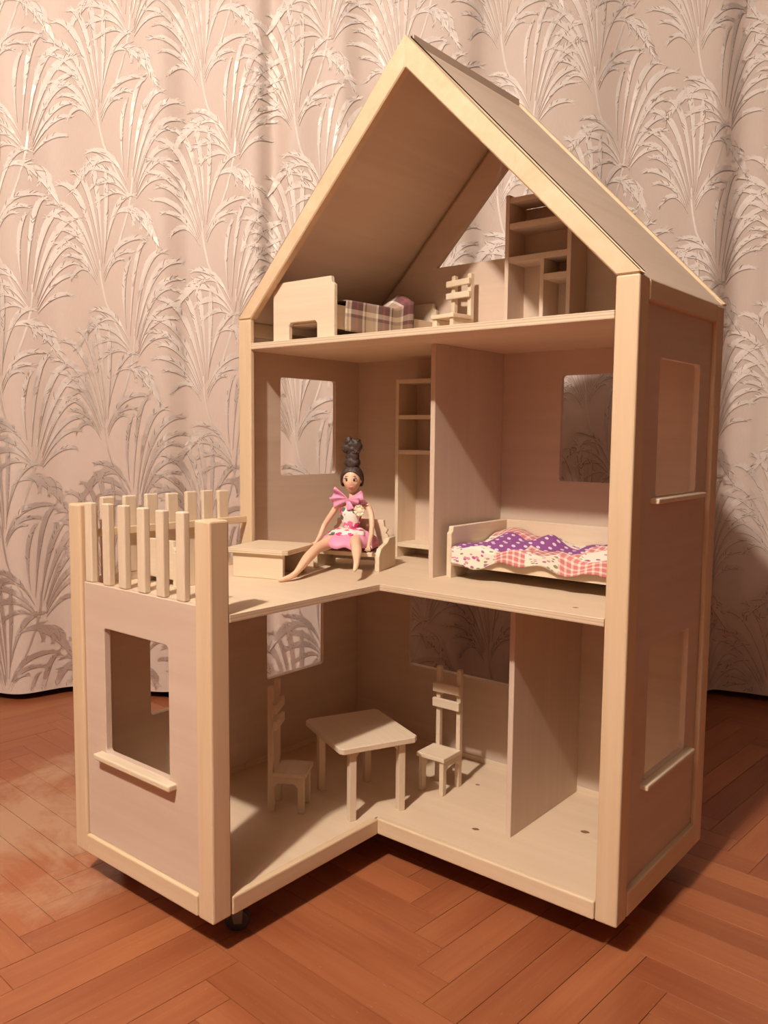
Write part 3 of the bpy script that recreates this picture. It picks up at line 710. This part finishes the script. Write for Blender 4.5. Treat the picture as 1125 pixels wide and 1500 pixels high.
# head, turned toward the camera
HC_ = dl(0.1940, 0.1130, 0.6655); hdir = Vector((0.50, -0.866, -0.03)).normalized()
hx = Vector((0, 0, 1)).cross(-hdir).normalized(); hx = -hx if hx.dot(rt) < 0 else hx; hz = hx.cross(-hdir).normalized()
hz = hz if hz.z > 0 else -hz
def hp(a, f_, c): return HC_+hx*a+hdir*f_+hz*c
hv, hf = [], []
NA, NB = 28, 22
for j in range(NB+1):
    th_ = math.pi*j/NB; c = math.cos(th_)
    for i in range(NA):
        ph = 2*math.pi*i/NA; s_ = math.sin(th_)
        a = s_*math.sin(ph); f_ = s_*math.cos(ph)
        wz = 1.0 if c > 0 else 1.0-0.35*(-c)**1.5       # tapering jaw
        x, y, z = a*0.0178*wz, f_*0.0180*(1.0 if c > 0 else 1-0.10*c*c), c*0.0262
        if f_ > 0:
            fr = math.exp(-(a/0.16)**2)
            y += 0.0026*fr*math.exp(-((c+0.16)/0.13)**2)+0.0014*fr*math.exp(-((c+0.05)/0.2)**2)  # nose
            y += 0.0008*math.exp(-(a/0.26)**2)*math.exp(-((c+0.50)/0.12)**2)               # lips
            y += 0.0018*math.exp(-(a/0.25)**2)*math.exp(-((c+0.86)/0.14)**2)               # chin
            y -= 0.0013*math.exp(-((abs(a)-0.42)/0.16)**2)*math.exp(-((c-0.04)/0.12)**2)    # eye sockets
        hv.append(hp(x, y, z))
for j in range(NB):
    for i in range(NA): hf.append((j*NA+i, j*NA+(i+1) % NA, (j+1)*NA+(i+1) % NA, (j+1)*NA+i))
head = from_data('head', hv, hf, skin, doll, smooth=True)
def blob(name, c, r, mat, par, seg=12, rough_=0.0, seed=0):
    bm = bmesh.new(); bmesh.ops.create_uvsphere(bm, u_segments=seg*2, v_segments=seg, radius=1.0)
    rg = random.Random(seed)
    k1, k2, k3 = rg.uniform(3, 7), rg.uniform(3, 7), rg.uniform(0, 6)
    vv_ = []
    for v_ in bm.verts:
        q = v_.co; s_ = 1+rough_*math.sin(k1*q.x+k3)*math.sin(k2*q.z+k3*2)+rough_*0.6*math.sin(9*q.y+4*q.z+k3)
        v_.co = Vector(c)+hx*(q.x*r[0]*s_)+hdir*(q.y*r[1]*s_)+hz*(q.z*r[2]*s_)
    return from_bm(name, bm, mat, par, smooth=True)
white = plain('eye_white', (0.80, 0.75, 0.70), 0.3); dark = plain('eye_dark', (0.035, 0.022, 0.018), 0.25); lips = plain('lip_pink', (0.62, 0.16, 0.16), 0.4); browm = plain('brow_brown', (0.10, 0.05, 0.03), 0.6)
for s_ in (-1, 1):
    blob('eye', hp(s_*0.0072, 0.0150, 0.0008), (0.0045, 0.0016, 0.0028), white, head, 8)
    blob('iris', hp(s_*0.0072, 0.0160, 0.0006), (0.0026, 0.0010, 0.0026), dark, head, 8)
    blob('eyelid', hp(s_*0.0076, 0.0155, 0.0032), (0.0052, 0.0014, 0.0011), dark, head, 8)
    blob('eyebrow', hp(s_*0.0076, 0.0158, 0.0076), (0.0038, 0.0008, 0.0006), browm, head, 8)
    blob('ear', hp(s_*0.0172, 0.000, -0.002), (0.0018, 0.0030, 0.0048), skin, head, 8)
blob('mouth', hp(0, 0.0164, -0.0128), (0.0050, 0.0014, 0.0016), lips, head, 8)
# hair: swept back from the face, piled into a tall twisted bun
hvv, hff = [], []
NA, NB = 32, 20
for j in range(NB+1):
    th_ = math.pi*0.74*j/NB
    for i in range(NA):
        ph = 2*math.pi*i/NA; front = max(0.0, math.cos(ph))
        lim = math.pi*(0.66-0.335*front**0.8)
        q = min(th_/(math.pi*0.74), 1.0)*lim
        wv = 1+0.025*math.sin(ph*11+q*3)
        x, y, z = math.sin(q)*math.sin(ph)*0.0228*wv, math.sin(q)*math.cos(ph)*0.0205*wv-0.0012, math.cos(q)*0.0290*wv+0.0005
        if j == NB: x *= 0.88; y = y*0.9-0.0006
        hvv.append(hp(x, y, z))
for j in range(NB):
    for i in range(NA): hff.append((j*NA+i, j*NA+(i+1) % NA, (j+1)*NA+(i+1) % NA, (j+1)*NA+i))
hair = from_data('hair', hvv, hff, hairm, doll, smooth=True)
for i, (a, f_, c, ra, rf, rc) in enumerate(((0.0, -0.003, 0.032, 0.0150, 0.014, 0.014), (0.0, -0.004, 0.043, 0.0125, 0.012, 0.016), (0.001, -0.004, 0.056, 0.0135, 0.012, 0.013), (-0.010, -0.002, 0.060, 0.0115, 0.010, 0.010),
                                            (0.008, -0.003, 0.064, 0.0105, 0.010, 0.014), (-0.007, -0.002, 0.074, 0.0068, 0.007, 0.009), (0.006, -0.004, 0.073, 0.0105, 0.009, 0.006), (-0.002, -0.003, 0.066, 0.0110, 0.010, 0.010))):
    blob('bun', hp(a, f_, c), (ra, rf, rc), hairm, hair, 14, 0.07, i+3)
for i in range(9):   # flyaway strands
    a0 = hp(rnd.uniform(-0.008, 0.010), -0.003, rnd.uniform(0.060, 0.074)); dirv = hx*rnd.uniform(0.3, 1.0)+hz*rnd.uniform(-0.2, 0.6)+hdir*rnd.uniform(-0.4, 0.4)
    pts = [a0+dirv*0.006*k_+hz*(-0.0006*k_*k_) for k_ in range(4)]
    vs_, fs_ = [], []
    for k_, p in enumerate(pts):
        wq = 0.0006*(1-k_/4.5)
        vs_ += [p+hx*wq, p-hx*wq*0.5+hdir*wq, p-hx*wq*0.5-hdir*wq]
        if k_: fs_ += [((k_-1)*3+a, (k_-1)*3+(a+1) % 3, k_*3+(a+1) % 3, k_*3+a) for a in range(3)]
    from_data('strand', vs_, fs_, hairm, hair)
silver = plain('silver_thread', (0.75, 0.72, 0.68), 0.25, 0.8)
bm = bmesh.new()
for k_ in range(26):
    a = rnd.uniform(-0.9, 1.2); c = hp(0.004+0.0125*math.sin(a), -0.004+0.0118*math.cos(a), 0.0555+rnd.uniform(-0.004, 0.004))
    mt = Matrix.Translation(c) @ Matrix.Rotation(rnd.uniform(0, 3), 4, 'Y') @ Matrix.Diagonal((0.0022, 0.0006, 0.0005, 1))
    bmesh.ops.create_cube(bm, size=1.0, matrix=mt)
from_bm('hair_tie', bm, silver, hair)

# dress
RX = Vector((0.955, 0.297, 0)); RY = Vector((0.297, -0.955, 0))   # doll's side and front
def ring_mesh(name, rings, mat, n=40, closed=False, thick=0.0008, par=doll):
    v, f = [], []
    for (c, ax, ay, wav) in rings:
        for i in range(n):
            a = 2*math.pi*i/n; k_ = 1+wav*math.sin(a*9+c[2]*400)
            p = Vector(c)-DL+RX*(ax*math.cos(a)*k_)+RY*(ay*math.sin(a)*k_); v.append(p)
    for j in range(len(rings)-1):
        for i in range(n): f.append((j*n+i, j*n+(i+1) % n, (j+1)*n+(i+1) % n, (j+1)*n+i))
    o = from_data(name, v, f, mat, par, smooth=True)
    sm = o.modifiers.new('thickness', 'SOLIDIFY'); sm.thickness = thick; sm.offset = 1
    return o
ring_mesh('bodice', [((0.190, 0.116, 0.5705), 0.0165, 0.0145, 0.0), ((0.190, 0.116, 0.578), 0.0165, 0.0145, 0.0), ((0.190, 0.115, 0.592), 0.0205, 0.0175, 0), ((0.190, 0.115, 0.604), 0.0228, 0.0195, 0), ((0.190, 0.116, 0.613), 0.0225, 0.0170, 0)], flowerm)
def skirt_rings(lst): return lst
ring_mesh('peplum', [((0.190, 0.116, 0.5735), 0.0168, 0.0148, 0.0), ((0.192, 0.110, 0.5715), 0.024, 0.0215, 0.04), ((0.1950, 0.102, 0.5690), 0.031, 0.029, 0.06), ((0.1970, 0.097, 0.5635), 0.037, 0.033, 0.09)], flowerm, 60)
# skirt: lies over the thighs and spreads on the seat
n = 64; sv_, sf_ = [], []
prof = [(0.00, 0.0170, 0.0150, 0.5715), (0.25, 0.030, 0.030, 0.5680), (0.5, 0.041, 0.046, 0.5645), (0.75, 0.049, 0.062, 0.5600), (0.92, 0.0535, 0.074, 0.5535), (1.0, 0.054, 0.078, 0.5440)]
for (q, ax, ay, z) in prof:
    for i in range(n):
        a = 2*math.pi*i/n; fr = math.sin(a)
        ayy = ay if fr > 0 else 0.0155+0.002*q
        zz = z-0.010*q*max(0.0, -fr)-0.006*q*q*abs(math.cos(a))
        k_ = 1+0.035*q*math.sin(a*8+1.2)
        zz += 0.0025*q*math.sin(a*11+0.5)
        c = Vector((0.190, 0.116, 0))+RY*0.004*q+RX*0.004*q
        sv_.append(Vector((c.x, c.y, zz))-DL+RX*(ax*math.cos(a)*k_)+RY*(ayy*fr*k_))
for j in range(len(prof)-1):
    for i in range(n): sf_.append((j*n+i, j*n+(i+1) % n, (j+1)*n+(i+1) % n, (j+1)*n+i))
skirt = from_data('skirt', sv_, sf_, pinkm, doll, smooth=True)
sm = skirt.modifiers.new('thickness', 'SOLIDIFY'); sm.thickness = 0.0008; sm.offset = 1
# ruffled bow at the neckline
def petal(name, c, u_, v_, L, Wd, mat, par, curl=0.5, nn_=8):
    c = Vector(c)-DL; u_ = Vector(u_).normalized(); v_ = Vector(v_).normalized(); w_ = u_.cross(v_)
    vs_, fs_ = [], []
    for i in range(nn_+1):
        t_ = i/nn_
        for j in range(nn_+1):
            s_ = j/nn_*2-1; wd = Wd*(0.30+0.70*t_)
            vs_.append(c+u_*(L*t_)+v_*(wd*s_)+w_*(curl*Wd*(0.5*math.sin(s_*4+t_*2)*t_+0.5*math.sin(t_*3.0))))
    for i in range(nn_):
        for j in range(nn_): a = i*(nn_+1)+j; fs_.append((a, a+1, a+nn_+2, a+nn_+1))
    o = from_data(name, vs_, fs_, mat, par, smooth=True)
    sm = o.modifiers.new('thickness', 'SOLIDIFY'); sm.thickness = 0.0007
    return o
Z_ = Vector((0, 0, 1)); ncen = Vector((0.1950, 0.1005, 0.6235))
petal('ruffle', ncen, -RX*1.0+Z_*0.50, Z_*0.9+RX*0.4+RY*0.2, 0.036, 0.0145, pinkm, doll, 0.5)
petal('ruffle', ncen, RX*1.0+Z_*0.30, Z_*0.9-RX*0.35+RY*0.3, 0.035, 0.0145, pinkm, doll, 0.5)
petal('ruffle', ncen+Z_*0.004, -RX*0.8-Z_*0.15+RY*0.15, Z_*0.9-RX*0.3+RY*0.4, 0.032, 0.0120, pinkm, doll, 0.4)
petal('ruffle', ncen+Z_*0.004, RX*0.35-Z_*0.9+RY*0.2, RX*0.9+Z_*0.3, 0.020, 0.0085, pinkm, doll, 0.4)
petal('ruffle', ncen+Z_*0.004, RX*0.9-Z_*0.1+RY*0.2, Z_*0.9+RX*0.1+RY*0.5, 0.027, 0.0095, pinkm, doll, 0.4)
cream = plain('cream_lace', (0.82, 0.70, 0.50), 0.7, var=0.15, scale=300)
rc_ = Vector((0.2200, 0.1065, 0.6085))
ros = blob('rosette', rc_-DL, (0.0058, 0.0050, 0.0058), cream, doll, 10, 0.12, 4)
for k_ in range(7):
    a = k_*2*math.pi/7
    petal('petal', rc_+RX*0.003*math.cos(a)+Z_*0.003*math.sin(a), RX*math.cos(a)+Z_*math.sin(a)+RY*0.5, -RX*math.sin(a)+Z_*math.cos(a), 0.0085, 0.0042, cream, ros if False else doll, 0.5, 4)
